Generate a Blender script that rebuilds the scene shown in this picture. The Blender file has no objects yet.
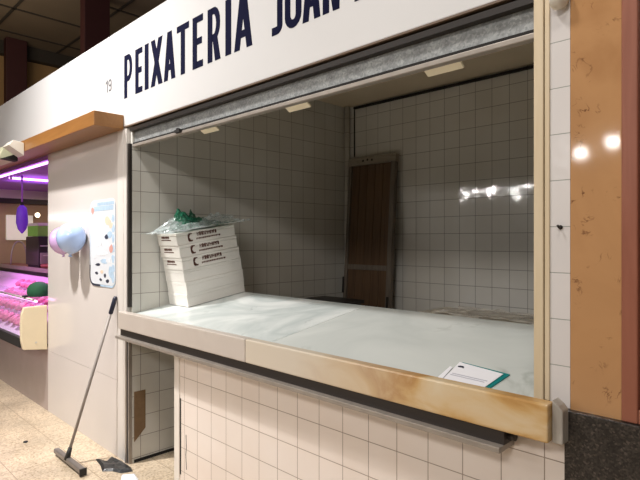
import bpy, math, random
from mathutils import Vector, Matrix
random.seed(7)
PI = math.pi
sc = bpy.context.scene
COL = sc.collection

# ------------------------------------------------------------------ materials
def nodes(m):
    m.use_nodes = True
    nt = m.node_tree
    return nt, nt.nodes, nt.links, nt.nodes['Principled BSDF']

def rgb(c): return (c[0], c[1], c[2], 1.0)

def plain(name, c, rough=.5, metal=0., emit=None, es=0., var=.06, scale=8., bump=0., alpha=1., trans=0., coat=0.):
    m = bpy.data.materials.new(name); nt, N, L, P = nodes(m)
    tc = N.new('ShaderNodeTexCoord'); nz = N.new('ShaderNodeTexNoise')
    nz.inputs['Scale'].default_value = scale; nz.inputs['Detail'].default_value = 4
    L.new(tc.outputs['Object'], nz.inputs['Vector'])
    mx = N.new('ShaderNodeMixRGB'); L.new(nz.outputs['Fac'], mx.inputs['Fac'])
    mx.inputs['Color1'].default_value = rgb([x*(1-var) for x in c]); mx.inputs['Color2'].default_value = rgb([min(1, x*(1+var)) for x in c])
    L.new(mx.outputs['Color'], P.inputs['Base Color'])
    P.inputs['Roughness'].default_value = rough; P.inputs['Metallic'].default_value = metal
    P.inputs['Alpha'].default_value = alpha; P.inputs['Transmission Weight'].default_value = trans
    P.inputs['Coat Weight'].default_value = coat
    if emit: P.inputs['Emission Color'].default_value = rgb(emit); P.inputs['Emission Strength'].default_value = es
    if bump:
        b = N.new('ShaderNodeBump'); b.inputs['Strength'].default_value = bump; b.inputs['Distance'].default_value = .01
        L.new(nz.outputs['Fac'], b.inputs['Height']); L.new(b.outputs['Normal'], P.inputs['Normal'])
    return m

def ramp(N, stops):
    r = N.new('ShaderNodeValToRGB')
    el = r.color_ramp.elements
    while len(el) < len(stops): el.new(.5)
    for e, (p, c) in zip(el, stops): e.position = p; e.color = rgb(c)
    return r

def tiles(name, axes, size, off, c1, c2, grout, rough=.15, mortar=.0022, tilt=.012, wob=.08, dirt=None):
    """square ceramic tiles laid in object space; axes picks the two object axes"""
    m = bpy.data.materials.new(name); nt, N, L, P = nodes(m)
    tc = N.new('ShaderNodeTexCoord'); sp = N.new('ShaderNodeSeparateXYZ'); L.new(tc.outputs['Object'], sp.inputs[0])
    cb = N.new('ShaderNodeCombineXYZ')
    for k in (0, 1):
        ad = N.new('ShaderNodeMath'); ad.operation = 'SUBTRACT'; ad.inputs[1].default_value = off[k] - 40*size
        L.new(sp.outputs['XYZ'.index(axes[k])], ad.inputs[0]); L.new(ad.outputs[0], cb.inputs[k])
    br = N.new('ShaderNodeTexBrick'); br.offset = 0; br.squash = 1
    br.inputs['Scale'].default_value = 1; br.inputs['Brick Width'].default_value = size; br.inputs['Row Height'].default_value = size
    br.inputs['Mortar Size'].default_value = mortar; br.inputs['Mortar Smooth'].default_value = .3; br.inputs['Bias'].default_value = 0
    br.inputs['Color1'].default_value = rgb(c1); br.inputs['Color2'].default_value = rgb(c2); br.inputs['Mortar'].default_value = rgb(grout)
    L.new(cb.outputs[0], br.inputs['Vector'])
    col = br.outputs['Color']
    nz = N.new('ShaderNodeTexNoise'); nz.inputs['Scale'].default_value = 1.7; nz.inputs['Detail'].default_value = 6
    L.new(tc.outputs['Object'], nz.inputs['Vector'])
    if dirt:
        rp = ramp(N, [(.35, (1, 1, 1)), (.75, dirt)]); L.new(nz.outputs['Fac'], rp.inputs['Fac'])
        mu = N.new('ShaderNodeMixRGB'); mu.blend_type = 'MULTIPLY'; mu.inputs['Fac'].default_value = 1
        L.new(col, mu.inputs['Color1']); L.new(rp.outputs['Color'], mu.inputs['Color2']); col = mu.outputs['Color']
    L.new(col, P.inputs['Base Color'])
    rr = N.new('ShaderNodeMapRange'); L.new(br.outputs['Fac'], rr.inputs['Value'])
    rr.inputs['To Min'].default_value = rough; rr.inputs['To Max'].default_value = .8
    L.new(rr.outputs[0], P.inputs['Roughness'])
    inv = N.new('ShaderNodeMath'); inv.operation = 'SUBTRACT'; inv.inputs[0].default_value = 1; L.new(br.outputs['Fac'], inv.inputs[1])
    b = N.new('ShaderNodeBump'); b.inputs['Strength'].default_value = .5; b.inputs['Distance'].default_value = .002
    L.new(inv.outputs[0], b.inputs['Height'])
    # every tile sits at a slightly different angle and its glaze is a little wavy
    fl = N.new('ShaderNodeVectorMath'); fl.operation = 'SNAP'; fl.inputs[1].default_value = (size, size, size)
    L.new(cb.outputs[0], fl.inputs[0])
    wn = N.new('ShaderNodeTexWhiteNoise'); wn.noise_dimensions = '2D'; L.new(fl.outputs[0], wn.inputs['Vector'])
    su = N.new('ShaderNodeVectorMath'); su.operation = 'SUBTRACT'; su.inputs[1].default_value = (.5, .5, .5); L.new(wn.outputs['Color'], su.inputs[0])
    sl = N.new('ShaderNodeVectorMath'); sl.operation = 'SCALE'; sl.inputs['Scale'].default_value = tilt*2; L.new(su.outputs[0], sl.inputs[0])
    b2 = N.new('ShaderNodeBump'); b2.inputs['Strength'].default_value = wob; b2.inputs['Distance'].default_value = .02
    n2 = N.new('ShaderNodeTexNoise'); n2.inputs['Scale'].default_value = 16; n2.inputs['Detail'].default_value = 1
    L.new(tc.outputs['Object'], n2.inputs['Vector']); L.new(n2.outputs['Fac'], b2.inputs['Height']); L.new(b.outputs['Normal'], b2.inputs['Normal'])
    av = N.new('ShaderNodeVectorMath'); av.operation = 'ADD'; L.new(b2.outputs['Normal'], av.inputs[0]); L.new(sl.outputs[0], av.inputs[1])
    nm = N.new('ShaderNodeVectorMath'); nm.operation = 'NORMALIZE'; L.new(av.outputs[0], nm.inputs[0])
    L.new(nm.outputs[0], P.inputs['Normal'])
    return m

def stone(name, stops, scale=3., rough=.2, detail=8, dist=1.5, stretch=(1, 1, 1), vein=None, veinscale=2., veinw=.02):
    m = bpy.data.materials.new(name); nt, N, L, P = nodes(m)
    tc = N.new('ShaderNodeTexCoord'); mp = N.new('ShaderNodeMapping'); mp.inputs['Scale'].default_value = stretch
    L.new(tc.outputs['Object'], mp.inputs[0])
    nz = N.new('ShaderNodeTexNoise'); nz.inputs['Scale'].default_value = scale; nz.inputs['Detail'].default_value = detail; nz.inputs['Distortion'].default_value = dist
    L.new(mp.outputs[0], nz.inputs['Vector'])
    r = ramp(N, stops); L.new(nz.outputs['Fac'], r.inputs['Fac']); col = r.outputs['Color']
    if vein:
        n2 = N.new('ShaderNodeTexNoise'); n2.inputs['Scale'].default_value = veinscale; n2.inputs['Detail'].default_value = 7; n2.inputs['Distortion'].default_value = 2.2
        L.new(mp.outputs[0], n2.inputs['Vector'])
        r2 = ramp(N, [(.5-veinw, (0, 0, 0)), (.5, (1, 1, 1)), (.5+veinw, (0, 0, 0))]); L.new(n2.outputs['Fac'], r2.inputs['Fac'])
        n3 = N.new('ShaderNodeTexNoise'); n3.inputs['Scale'].default_value = veinscale*1.7; n3.inputs['Detail'].default_value = 3
        L.new(mp.outputs[0], n3.inputs['Vector'])
        r3 = ramp(N, [(.56, (0, 0, 0)), (.68, (1, 1, 1))]); L.new(n3.outputs['Fac'], r3.inputs['Fac'])
        mu = N.new('ShaderNodeMixRGB'); mu.blend_type = 'MULTIPLY'; mu.inputs['Fac'].default_value = 1
        L.new(r2.outputs['Color'], mu.inputs['Color1']); L.new(r3.outputs['Color'], mu.inputs['Color2'])
        mx = N.new('ShaderNodeMixRGB'); L.new(mu.outputs['Color'], mx.inputs['Fac']); L.new(col, mx.inputs['Color1']); mx.inputs['Color2'].default_value = rgb(vein)
        col = mx.outputs['Color']
    L.new(col, P.inputs['Base Color']); P.inputs['Roughness'].default_value = rough
    return m

def speckle(name, stops, scale, rough, joints=None, metal=0., mixscale=None):
    """voronoi chips: granite, terrazzo, zinc spangle"""
    m = bpy.data.materials.new(name); nt, N, L, P = nodes(m)
    tc = N.new('ShaderNodeTexCoord'); vo = N.new('ShaderNodeTexVoronoi'); vo.inputs['Scale'].default_value = scale
    L.new(tc.outputs['Object'], vo.inputs['Vector'])
    r = ramp(N, stops); sp = N.new('ShaderNodeSeparateColor'); L.new(vo.outputs['Color'], sp.inputs[0]); L.new(sp.outputs[0], r.inputs['Fac'])
    col = r.outputs['Color']
    nz = N.new('ShaderNodeTexNoise'); nz.inputs['Scale'].default_value = mixscale or scale*.2; nz.inputs['Detail'].default_value = 5
    L.new(tc.outputs['Object'], nz.inputs['Vector'])
    rp = ramp(N, [(.3, (.72, .72, .72)), (.7, (1.1, 1.1, 1.1))]); L.new(nz.outputs['Fac'], rp.inputs['Fac'])
    mu = N.new('ShaderNodeMixRGB'); mu.blend_type = 'MULTIPLY'; mu.inputs['Fac'].default_value = 1
    L.new(col, mu.inputs['Color1']); L.new(rp.outputs['Color'], mu.inputs['Color2']); col = mu.outputs['Color']
    if joints:
        br = N.new('ShaderNodeTexBrick'); br.offset = 0
        br.inputs['Scale'].default_value = 1; br.inputs['Brick Width'].default_value = joints; br.inputs['Row Height'].default_value = joints
        br.inputs['Mortar Size'].default_value = .003; br.inputs['Mortar Smooth'].default_value = .2
        mp = N.new('ShaderNodeMapping'); mp.inputs['Location'].default_value = (20.05, 20.13, 0); L.new(tc.outputs['Object'], mp.inputs[0]); L.new(mp.outputs[0], br.inputs['Vector'])
        mx = N.new('ShaderNodeMixRGB'); L.new(br.outputs['Fac'], mx.inputs['Fac']); L.new(col, mx.inputs['Color1']); mx.inputs['Color2'].default_value = (.36, .27, .18, 1)
        col = mx.outputs['Color']
    L.new(col, P.inputs['Base Color']); P.inputs['Roughness'].default_value = rough; P.inputs['Metallic'].default_value = metal
    return m

def wood(name, c1, c2, rough=.5, stretch=(14, 14, 1.2)):
    return stone(name, [(.3, c1), (.55, c2), (.75, c1)], 2.2, rough, 6, .6, stretch)

def film(name, c, tr=.5, rough=.15):
    """thin see-through sheet: part transparent, part glossy"""
    m = bpy.data.materials.new(name); m.use_nodes = True; nt = m.node_tree; N, L = nt.nodes, nt.links
    P = N['Principled BSDF']; P.inputs['Base Color'].default_value = rgb(c); P.inputs['Roughness'].default_value = rough
    nz = N.new('ShaderNodeTexNoise'); nz.inputs['Scale'].default_value = 25
    tc = N.new('ShaderNodeTexCoord'); L.new(tc.outputs['Object'], nz.inputs['Vector'])
    mr = N.new('ShaderNodeMapRange'); mr.inputs['To Min'].default_value = max(0, tr-.2); mr.inputs['To Max'].default_value = min(1, tr+.2); L.new(nz.outputs['Fac'], mr.inputs['Value'])
    T = N.new('ShaderNodeBsdfTransparent'); T.inputs['Color'].default_value = rgb([.5+.5*x for x in c]); mx = N.new('ShaderNodeMixShader')
    L.new(mr.outputs[0], mx.inputs['Fac']); L.new(P.outputs[0], mx.inputs[1]); L.new(T.outputs[0], mx.inputs[2])
    L.new(mx.outputs[0], N['Material Output'].inputs['Surface'])
    return m

M = {}
ROW = .1455
M['tile_front'] = tiles('white glazed tile front', 'XZ', ROW, (-2.855, .757), (.85, .77, .71), (.88, .80, .745), (.36, .29, .24), .22, .002, .006, .05, (.94, .90, .86))
M['tile_strip'] = tiles('white glazed tile strip', 'XZ', ROW, (-.66, .757+3*ROW+.012), (.69, .66, .645), (.71, .68, .665), (.30, .32, .29), .2, .0015, .003)
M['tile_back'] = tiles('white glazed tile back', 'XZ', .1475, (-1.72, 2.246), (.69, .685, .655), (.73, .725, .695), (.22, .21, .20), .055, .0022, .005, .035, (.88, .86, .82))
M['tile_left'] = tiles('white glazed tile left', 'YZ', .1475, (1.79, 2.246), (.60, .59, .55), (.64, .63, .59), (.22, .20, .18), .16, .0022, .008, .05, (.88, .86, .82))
M['floor'] = speckle('beige terrazzo floor', [(.0, (.52, .40, .27)), (.3, (.66, .54, .39)), (.7, (.74, .62, .47)), (1, (.42, .31, .20))], 90, .38, .4, 0., 3.)
M['sign'] = plain('white sign board gloss', (.69, .69, .69), .32, var=.01)
M['navy'] = plain('navy letter vinyl', (.006, .007, .030), .75)
M['grey_letter'] = plain('grey numeral vinyl', (.16, .16, .17), .5)
M['galv'] = speckle('galvanised steel', [(.0, (.26, .275, .275)), (.5, (.32, .335, .335)), (1, (.42, .435, .435))], 120, .55, None, .3, 18.)
M['dark_metal'] = plain('dark brown painted metal', (.035, .03, .027), .45, .4)
M['rail_dark'] = plain('dark stained steel rail', (.05, .042, .038), .5, .3)
M['rail_light'] = plain('worn steel lip', (.36, .32, .28), .45, .4, var=.25, scale=14)
M['steel'] = plain('brushed steel post', (.42, .38, .34), .4, .6, var=.15)
M['cream_wood'] = wood('cream painted wood', (.64, .52, .34), (.70, .585, .41), .45, (8, 8, .6))
M['orange_wood'] = wood('orange varnished wood', (.22, .095, .024), (.28, .125, .033), .4, (.5, 9, 9))
M['door_wood'] = wood('old brown door boards', (.075, .040, .020), (.125, .070, .034), .6, (18, 18, .8))
M['door_frame'] = wood('weathered dark door frame', (.10, .08, .062), (.17, .14, .11), .65, (10, 10, 1.))
M['door_rail'] = wood('greyed door rail', (.22, .19, .15), (.32, .28, .22), .65, (2, 9, 9))
M['red_wood'] = wood('red brown wood', (.25, .085, .05), (.31, .115, .07), .35, (9, 9, .7))
M['panel'] = plain('glossy off white wall panel', (.64, .595, .565), .17, var=.03, scale=3)
M['panel_shade'] = plain('off white panel in painted shade', (.40, .33, .31), .25, var=.12, scale=4)  # darker copy of the off white panel, shade painted into the colour
M['corner'] = plain('off white corner strip', (.68, .64, .60), .35)
M['white_edge'] = plain('white metal edging', (.80, .75, .69), .4)
M['slab'] = stone('grey white marble counter', [(.34, (.74, .78, .76)), (.50, (.52, .575, .565)), (.64, (.74, .775, .755))], 1.5, .22, 8, 1.2, (1, 1, 1), (.46, .50, .49), 1.6, .03)
M['slab2'] = stone('pale marble counter', [(.3, (.69, .72, .69)), (.52, (.59, .625, .60)), (.75, (.70, .73, .70))], 1.3, .22, 8, 1.0, (1, 1, 1), (.46, .49, .46), 1.3, .03)
M['fascia_grey'] = stone('beige grey marble fascia', [(.3, (.52, .46, .41)), (.6, (.58, .52, .465)), (.8, (.47, .415, .365))], 2.2, .28, 6, 1.)
def fascia_mat():
    m = stone('honey veined marble fascia', [(.28, (.70, .58, .40)), (.42, (.66, .49, .28)), (.52, (.58, .36, .14)), (.60, (.46, .24, .07)), (.72, (.66, .48, .26))], 2.6, .25, 7, 1.4, (1, 1, 2.))
    nt = m.node_tree; N, L = nt.nodes, nt.links; P = N['Principled BSDF']
    src = P.inputs['Base Color'].links[0].from_socket
    tc = N.new('ShaderNodeTexCoord'); sp = N.new('ShaderNodeSeparateXYZ'); L.new(tc.outputs['Object'], sp.inputs[0])
    mr = N.new('ShaderNodeMapRange'); mr.inputs['From Min'].default_value = -1.75; mr.inputs['From Max'].default_value = -1.05; L.new(sp.outputs[0], mr.inputs['Value'])
    mx = N.new('ShaderNodeMixRGB'); L.new(mr.outputs[0], mx.inputs['Fac']); mx.inputs['Color1'].default_value = (.64, .57, .47, 1); L.new(src, mx.inputs['Color2'])
    L.new(mx.outputs[0], P.inputs['Base Color']); return m
M['fascia_honey'] = fascia_mat()
M['end_stone'] = stone('grey marble end block', [(.3, (.50, .47, .42)), (.55, (.34, .31, .27)), (.75, (.58, .54, .48))], 14, .4, 6, 1., (1, 1, .4))
M['pilaster'] = stone('orange brown marble', [(.25, (.44, .235, .105)), (.5, (.50, .275, .125)), (.8, (.38, .19, .08))], 3.2, .07, 9, .8, (1, 1, 1), (.13, .05, .025), 9, .024)
M['granite'] = speckle('black brown granite', [(.0, (.012, .010, .010)), (.45, (.028, .024, .021)), (.85, (.050, .041, .035)), (1, (.10, .08, .066))], 190, .3, None, 0, 22.)
M['stall_ceiling'] = plain('stall ceiling paint', (.74, .63, .46), .8, var=.12, scale=2)
M['hall_ceiling'] = plain('dim hall ceiling', (.22, .17, .115), .85, var=.2, scale=1.2)
M['hall_beam'] = plain('dark ceiling joint', (.05, .04, .03), .8)
M['hall_wall'] = plain('ochre hall wall', (.40, .24, .10), .8)
M['maroon'] = plain('maroon column paint', (.055, .012, .012), .6)
M['dark'] = plain('near black parts and shade strips', (.012, .010, .009), .8)  # near black for dark parts and joints, and for painted shade strips
M['plaster'] = plain('bare brown mortar', (.20, .125, .065), .9, var=.25, scale=20, bump=.6)
M['foam'] = plain('white polystyrene', (.80, .77, .72), .75, var=.03, scale=60, bump=.15)
M['print_brown'] = plain('brown carton print', (.12, .045, .03), .7)
M['green_film'] = film('green plastic film', (.02, .16, .09), .52, .15)
M['clear_film'] = film('clear plastic film', (.78, .84, .84), .76, .12)
M['paper'] = plain('white paper', (.86, .86, .90), .6, var=.02)
M['teal'] = plain('teal card', (.0, .20, .20), .5)
M['print_grey'] = plain('pale grey print', (.50, .50, .56), .7)
M['pole'] = plain('grey aluminium pole', (.30, .27, .25), .5, .15)
M['grip'] = plain('dark blue grip', (.012, .014, .035), .4)
M['sq_head'] = plain('grey squeegee head', (.24, .215, .20), .4, .5)
M['rubber'] = plain('black rubber', (.015, .014, .014), .6, bump=.2, scale=30)
M['scrap'] = plain('black plastic scrap', (.022, .024, .026), .3, bump=.4, scale=30)
M['balloon_blue'] = plain('pale blue balloon', (.42, .56, .86), .12, var=.02, coat=.6)
M['balloon_pink'] = plain('lilac balloon', (.60, .40, .70), .12, var=.02, coat=.6)
M['flood'] = plain('cream lamp face', (.80, .72, .54), .6, emit=(.8, .66, .42), es=.16)
M['white_plastic'] = plain('aged white plastic', (.66, .62, .54), .35)
M['cream_metal'] = plain('cream enamel', (.82, .71, .50), .35)
M['violet_tint'] = plain('ceiling board tinted by violet light', (.34, .12, .52), .6)  # violet cast of the light tubes is put into this colour
M['led'] = plain('violet led tube', (.8, .6, 1), .4, emit=(.80, .38, 1.0), es=5)
M['pink_led'] = plain('pink led tube', (1, .6, .9), .4, emit=(1, .3, .8), es=6)
M['purple'] = plain('purple lantern', (.14, .04, .50), .5, emit=(.20, .05, .7), es=.22)
M['brown_edge'] = plain('dull brown edging', (.16, .11, .075), .6)
M['table_film'] = film('glossy table film', (.85, .82, .76), .45, .06)
M['meat'] = plain('raw meat', (.66, .16, .33), .35, var=.45, scale=22, bump=.5)
M['tray_tinted'] = plain('white tray tinted by pink glow', (.82, .58, .86), .4)  # pink violet glow of the display is tinted into the white
M['glass'] = film('display glass', (.80, .85, .88), .93, .04)
M['cap_green'] = plain('dark green cloth', (.006, .075, .028), .8)
M['lime'] = plain('lime green carton', (.22, .55, .07), .6)
M['brown_shelf'] = plain('red brown shelf', (.22, .07, .05), .5)
M['oven'] = plain('black appliance', (.03, .027, .026), .35)
M['warm_wall'] = plain('warm cream wall', (.42, .31, .18), .7)
M['white_glare'] = plain('white board', (.85, .83, .74), .5, emit=(1, .93, .75), es=.35)  # emission puts the white glare at this spot into the board
M['lamp_on'] = plain('lit lamp glass', (1, .9, .7), .4, emit=(1, .85, .6), es=9)
M['red_brown_skin'] = plain('cured sausage', (.25, .06, .04), .5, var=.3, scale=30)
M['lamp_green'] = plain('pale green grey enamel', (.50, .50, .34), .4)
M['p_paper'] = plain('pale poster paper', (.66, .69, .73), .35, var=.05, scale=12)
M['p_blue'] = plain('poster blue', (.42, .56, .70), .4, var=.3, scale=30)
M['p_red'] = plain('poster red', (.60, .32, .28), .4)
M['p_orange'] = plain('poster orange', (.74, .58, .44), .4)
M['p_dark'] = plain('poster dark ink', (.03, .035, .06), .4)
M['p_pale'] = plain('poster pale grey', (.70, .72, .76), .4, var=.15, scale=25)

for k in ('navy', 'grey_letter'): M[k].node_tree.nodes['Principled BSDF'].inputs['Specular IOR Level'].default_value = .08

# ------------------------------------------------------------------ mesh building
class MB:
    def __init__(s): s.v, s.f, s.m, s.sm = [], [], [], []
    def add(s, vs, fs, mi=0, smooth=False):
        o = len(s.v); s.v += [tuple(v) for v in vs]
        for f in fs: s.f.append([i+o for i in f]); s.m.append(mi); s.sm.append(smooth)
        return s
    def box(s, x0, x1, y0, y1, z0, z1, mi=0, mat=None):
        vs = [Vector((x, y, z)) for x in (x0, x1) for y in (y0, y1) for z in (z0, z1)]
        if mat: vs = [mat @ v for v in vs]
        return s.add(vs, [(0, 1, 3, 2), (4, 6, 7, 5), (0, 4, 5, 1), (2, 3, 7, 6), (0, 2, 6, 4), (1, 5, 7, 3)], mi)
    def prism(s, pts, ax, a0, a1, mi=0):
        """2-D polygon pushed along axis ax ('x','y','z')"""
        def P(p, a):
            return {'x': (a, p[0], p[1]), 'y': (p[0], a, p[1]), 'z': (p[0], p[1], a)}[ax]
        n = len(pts); vs = [P(p, a0) for p in pts] + [P(p, a1) for p in pts]
        fs = [list(range(n))[::-1], list(range(n, 2*n))] + [(i, (i+1) % n, n+(i+1) % n, n+i) for i in range(n)]
        return s.add(vs, fs, mi)
    def tube(s, pts, r, seg=10, mi=0, caps=True):
        pts = [Vector(p) for p in pts]; rs = r if isinstance(r, (list, tuple)) else [r]*len(pts)
        vs, fs = [], []; up = None
        for i, p in enumerate(pts):
            d = (pts[min(i+1, len(pts)-1)] - pts[max(i-1, 0)]).normalized()
            if up is None: up = Vector((0, 0, 1)) if abs(d.z) < .9 else Vector((1, 0, 0))
            a = d.cross(up).normalized(); b = a.cross(d).normalized(); up = b
            for k in range(seg):
                t = 2*PI*k/seg; vs.append(p + (a*math.cos(t) + b*math.sin(t))*rs[i])
        for i in range(len(pts)-1):
            for k in range(seg):
                k2 = (k+1) % seg; fs.append((i*seg+k, i*seg+k2, (i+1)*seg+k2, (i+1)*seg+k))
        s.add(vs, fs, mi, True)
        if caps: 
            o = len(s.v)-len(vs)
            s.f.append([o+k for k in range(seg)][::-1]); s.m.append(mi); s.sm.append(False)
            s.f.append([o+(len(pts)-1)*seg+k for k in range(seg)]); s.m.append(mi); s.sm.append(False)
        return s
    def lathe(s, prof, c=(0, 0, 0), seg=24, mi=0, mat=None):
        """profile of (radius, height) turned about z"""
        vs, fs = [], []
        for r, z in prof:
            for k in range(seg):
                t = 2*PI*k/seg; v = Vector((r*math.cos(t), r*math.sin(t), z))
                if mat: v = mat @ v
                vs.append(v + Vector(c))
        for i in range(len(prof)-1):
            for k in range(seg):
                k2 = (k+1) % seg; fs.append((i*seg+k, i*seg+k2, (i+1)*seg+k2, (i+1)*seg+k))
        return s.add(vs, fs, mi, True)
    def ribbon(s, pts, w, y0, y1, mi=0, closed=False):
        """flat stroke of width w along a polyline in x-z, pushed from y0 to y1"""
        P = [Vector(p) for p in pts]; n = len(P); Lf, Rt = [], []
        for i in range(n):
            if closed: a, b = P[i-1], P[(i+1) % n]
            else: a, b = P[max(i-1, 0)], P[min(i+1, n-1)]
            d1 = (P[i]-a).normalized() if (P[i]-a).length > 1e-6 else (b-P[i]).normalized()
            d2 = (b-P[i]).normalized() if (b-P[i]).length > 1e-6 else d1
            t = (d1+d2).normalized(); nn = Vector((-t.y, t.x)); k = max(.5, nn.dot(Vector((-d1.y, d1.x))))
            Lf.append(P[i]+nn*w/2/k); Rt.append(P[i]-nn*w/2/k)
        m = n if closed else n-1
        vs = [(p.x, y0, p.y) for p in Lf]+[(p.x, y0, p.y) for p in Rt]+[(p.x, y1, p.y) for p in Lf]+[(p.x, y1, p.y) for p in Rt]
        fs = []
        for i in range(m):
            j = (i+1) % n
            fs += [(i, j, n+j, n+i), (2*n+i, 3*n+i, 3*n+j, 2*n+j), (i, 2*n+i, 2*n+j, j), (n+i, n+j, 3*n+j, 3*n+i)]
        if not closed: fs += [(0, n, 3*n, 2*n), (n-1, 3*n-1, 4*n-1, 2*n-1)]
        return s.add(vs, fs, mi)
    def build(s, name, mats, parent=None, bevel=0., sub=0, recalc=True):
        me = bpy.data.meshes.new(name); me.from_pydata(s.v, [], s.f)
        for mt in (mats if isinstance(mats, (list, tuple)) else [mats]): me.materials.append(M[mt] if isinstance(mt, str) else mt)
        for p, i, sm in zip(me.polygons, s.m, s.sm): p.material_index = i; p.use_smooth = sm
        if recalc:
            import bmesh
            bm = bmesh.new(); bm.from_mesh(me); bmesh.ops.recalc_face_normals(bm, faces=bm.faces[:]); bm.to_mesh(me); bm.free()
        me.update()
        o = bpy.data.objects.new(name, me); COL.objects.link(o)
        if parent: o.parent = parent
        if bevel:
            b = o.modifiers.new('bevel', 'BEVEL'); b.width = bevel; b.segments = 2; b.limit_method = 'ANGLE'
        if sub:
            u = o.modifiers.new('sub', 'SUBSURF'); u.levels = sub; u.render_levels = sub
        return o

def tag(o, label=None, cat=None, group=None, kind=None):
    if label: o['label'] = label
    if cat: o['category'] = cat
    if group: o['group'] = group
    if kind: o['kind'] = kind
    return o
def thing(name, label, cat, loc=(0, 0, 0), rot=(0, 0, 0), group=None):
    o = bpy.data.objects.new(name, None); COL.objects.link(o); o.location = loc; o.rotation_euler = rot
    o.empty_display_size = .1
    return tag(o, label, cat, group)
def struct(name, mb, mat, label, cat, parent=None, bevel=0.):
    return tag(mb.build(name, mat, parent, bevel), label, cat, None, 'structure')
def dup(o, parent=None):
    c = o.copy(); COL.objects.link(c); c.parent = parent
    for ch in list(o.children): dup(ch, c)
    return c

Y0 = 1.703            # plane of the shop front
XL, YB = -3.60, 4.03  # inside faces of the stall's left and back walls
ZC = 2.955

# ------------------------------------------------------------------ the setting
struct('floor', MB().box(-16, 4, -7, 7, -.06, 0), 'floor', 'beige speckled terrazzo floor of the market aisle', 'floor')
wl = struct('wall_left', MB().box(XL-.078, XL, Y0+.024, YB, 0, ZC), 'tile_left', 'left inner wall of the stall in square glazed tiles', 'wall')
MB().prism([(1.74, .51), (1.74, .15), (1.752, .16), (1.826, .235), (1.826, .51)], 'x', XL, XL+.003).build('bare_mortar', 'plaster', wl)['label'] = 'brown bare mortar where tiles are missing'
MB().box(XL, XL+.003, 1.74, 2.9, 0, .022).build('shade_line', 'dark', wl)  # dark strip painted along the wall foot for the shadow there
struct('wall_back', MB().box(XL-.08, -.62, YB, YB+.08, 0, ZC), 'tile_back', 'back wall of the stall in square glazed tiles', 'wall')
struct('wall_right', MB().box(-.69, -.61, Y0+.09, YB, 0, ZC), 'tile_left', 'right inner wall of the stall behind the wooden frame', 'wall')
struct('ceiling', MB().box(XL-.08, -.61, Y0+.06, YB+.08, ZC, ZC+.05), 'stall_ceiling', 'dim beige ceiling inside the stall', 'ceiling')
struct('trim_1', MB().box(XL+.11, -.69, YB-.025, YB-.001, ZC-.034, ZC-.014), 'dark', 'dark strip along the top of the tiled back wall', 'trim')
fw = struct('wall_front', MB().box(-2.905, -.595, Y0, Y0+.10, 0, .985), 'tile_front', 'low front wall of white tiles under the marble counter', 'wall')
MB().box(-2.905, -2.893, Y0-.0015, Y0+.001, .15, .62).build('open_joint', 'dark', fw)
MB().ribbon([(-2.835, .41), (-2.832, .33), (-2.838, .29), (-2.83, .20)], .005, Y0-.0012, Y0+.001).build('crack', 'dark', fw)
struct('trim_2', MB().box(-2.965, -2.905, Y0-.008, Y0+.10, 0, .985), 'white_edge', 'white metal edging at the left end of the tiled front wall', 'trim', bevel=.004)
ws = struct('wall_pier', MB().box(-.655, -.594, Y0, Y0+.09, .985, 2.42), 'tile_strip', 'narrow strip of white tiles between wooden frame and brown marble', 'wall')
fr = struct('trim_3', MB().box(-.703, -.672, Y0-.012, Y0+.09, 1.06, 2.42), 'cream_wood', 'cream painted wooden frame at the right of the opening', 'trim', bevel=.003)
MB().box(-.670, -.655, Y0-.006, Y0+.09, 1.09, 2.42).build('inner_bead', 'cream_wood', fr, .002)
struct('wall_pilaster', MB().box(-.592, -.449, Y0-.005, Y0+.12, 1.06, 3.2), 'pilaster', 'polished orange brown marble pilaster beside the stall', 'wall', bevel=.002)
struct('baseboard_right', MB().box(-.602, .1, Y0-.028, Y0+.12, 0, 1.077), 'granite', 'black speckled granite base below the brown marble', 'baseboard', bevel=.003)
rt = struct('trim_4', MB().box(-.447, -.405, Y0-.018, Y0+.12, 1.078, 3.2), 'red_wood', 'red brown wooden trim right of the marble pilaster', 'trim', bevel=.004)
MB().box(-.404, .1, Y0+.004, Y0+.12, 1.12, 3.2).build('recessed_panel', 'red_wood', rt)
MB().box(-.404, .1, Y0-.018, Y0+.12, 1.078, 1.12).build('bottom_rail', 'red_wood', rt, .003)

# white panelled partition left of the stall
PX0, PX1 = -5.268, -3.682
wp = struct('wall_panel', MB().box(PX0, PX1-.10, Y0, Y0+.08, .567, 2.42).box(PX0, PX1-.10, Y0, Y0+.08, 0, .564).box(PX0, PX1-.10, Y0+.003, Y0+.08, .563, .568),
            'panel', 'glossy off white partition panel between the two stalls', 'wall')
struct('trim_5', MB().box(PX1-.099, PX1-.003, Y0-.004, Y0+.08, 0, 2.42), 'corner', 'off white corner strip left of the stall opening', 'trim', bevel=.003)
struct('wall_lower_panel', MB().box(-9.2, PX0-.002, Y0, Y0+.08, 0, .60), 'panel_shade', 'off white panel under the meat display', 'wall')
struct('wall_partition', MB().box(PX0, PX0+.06, Y0+.081, 4.2, 0, 2.9), 'panel', 'side wall of the neighbouring stall', 'wall')

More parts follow.
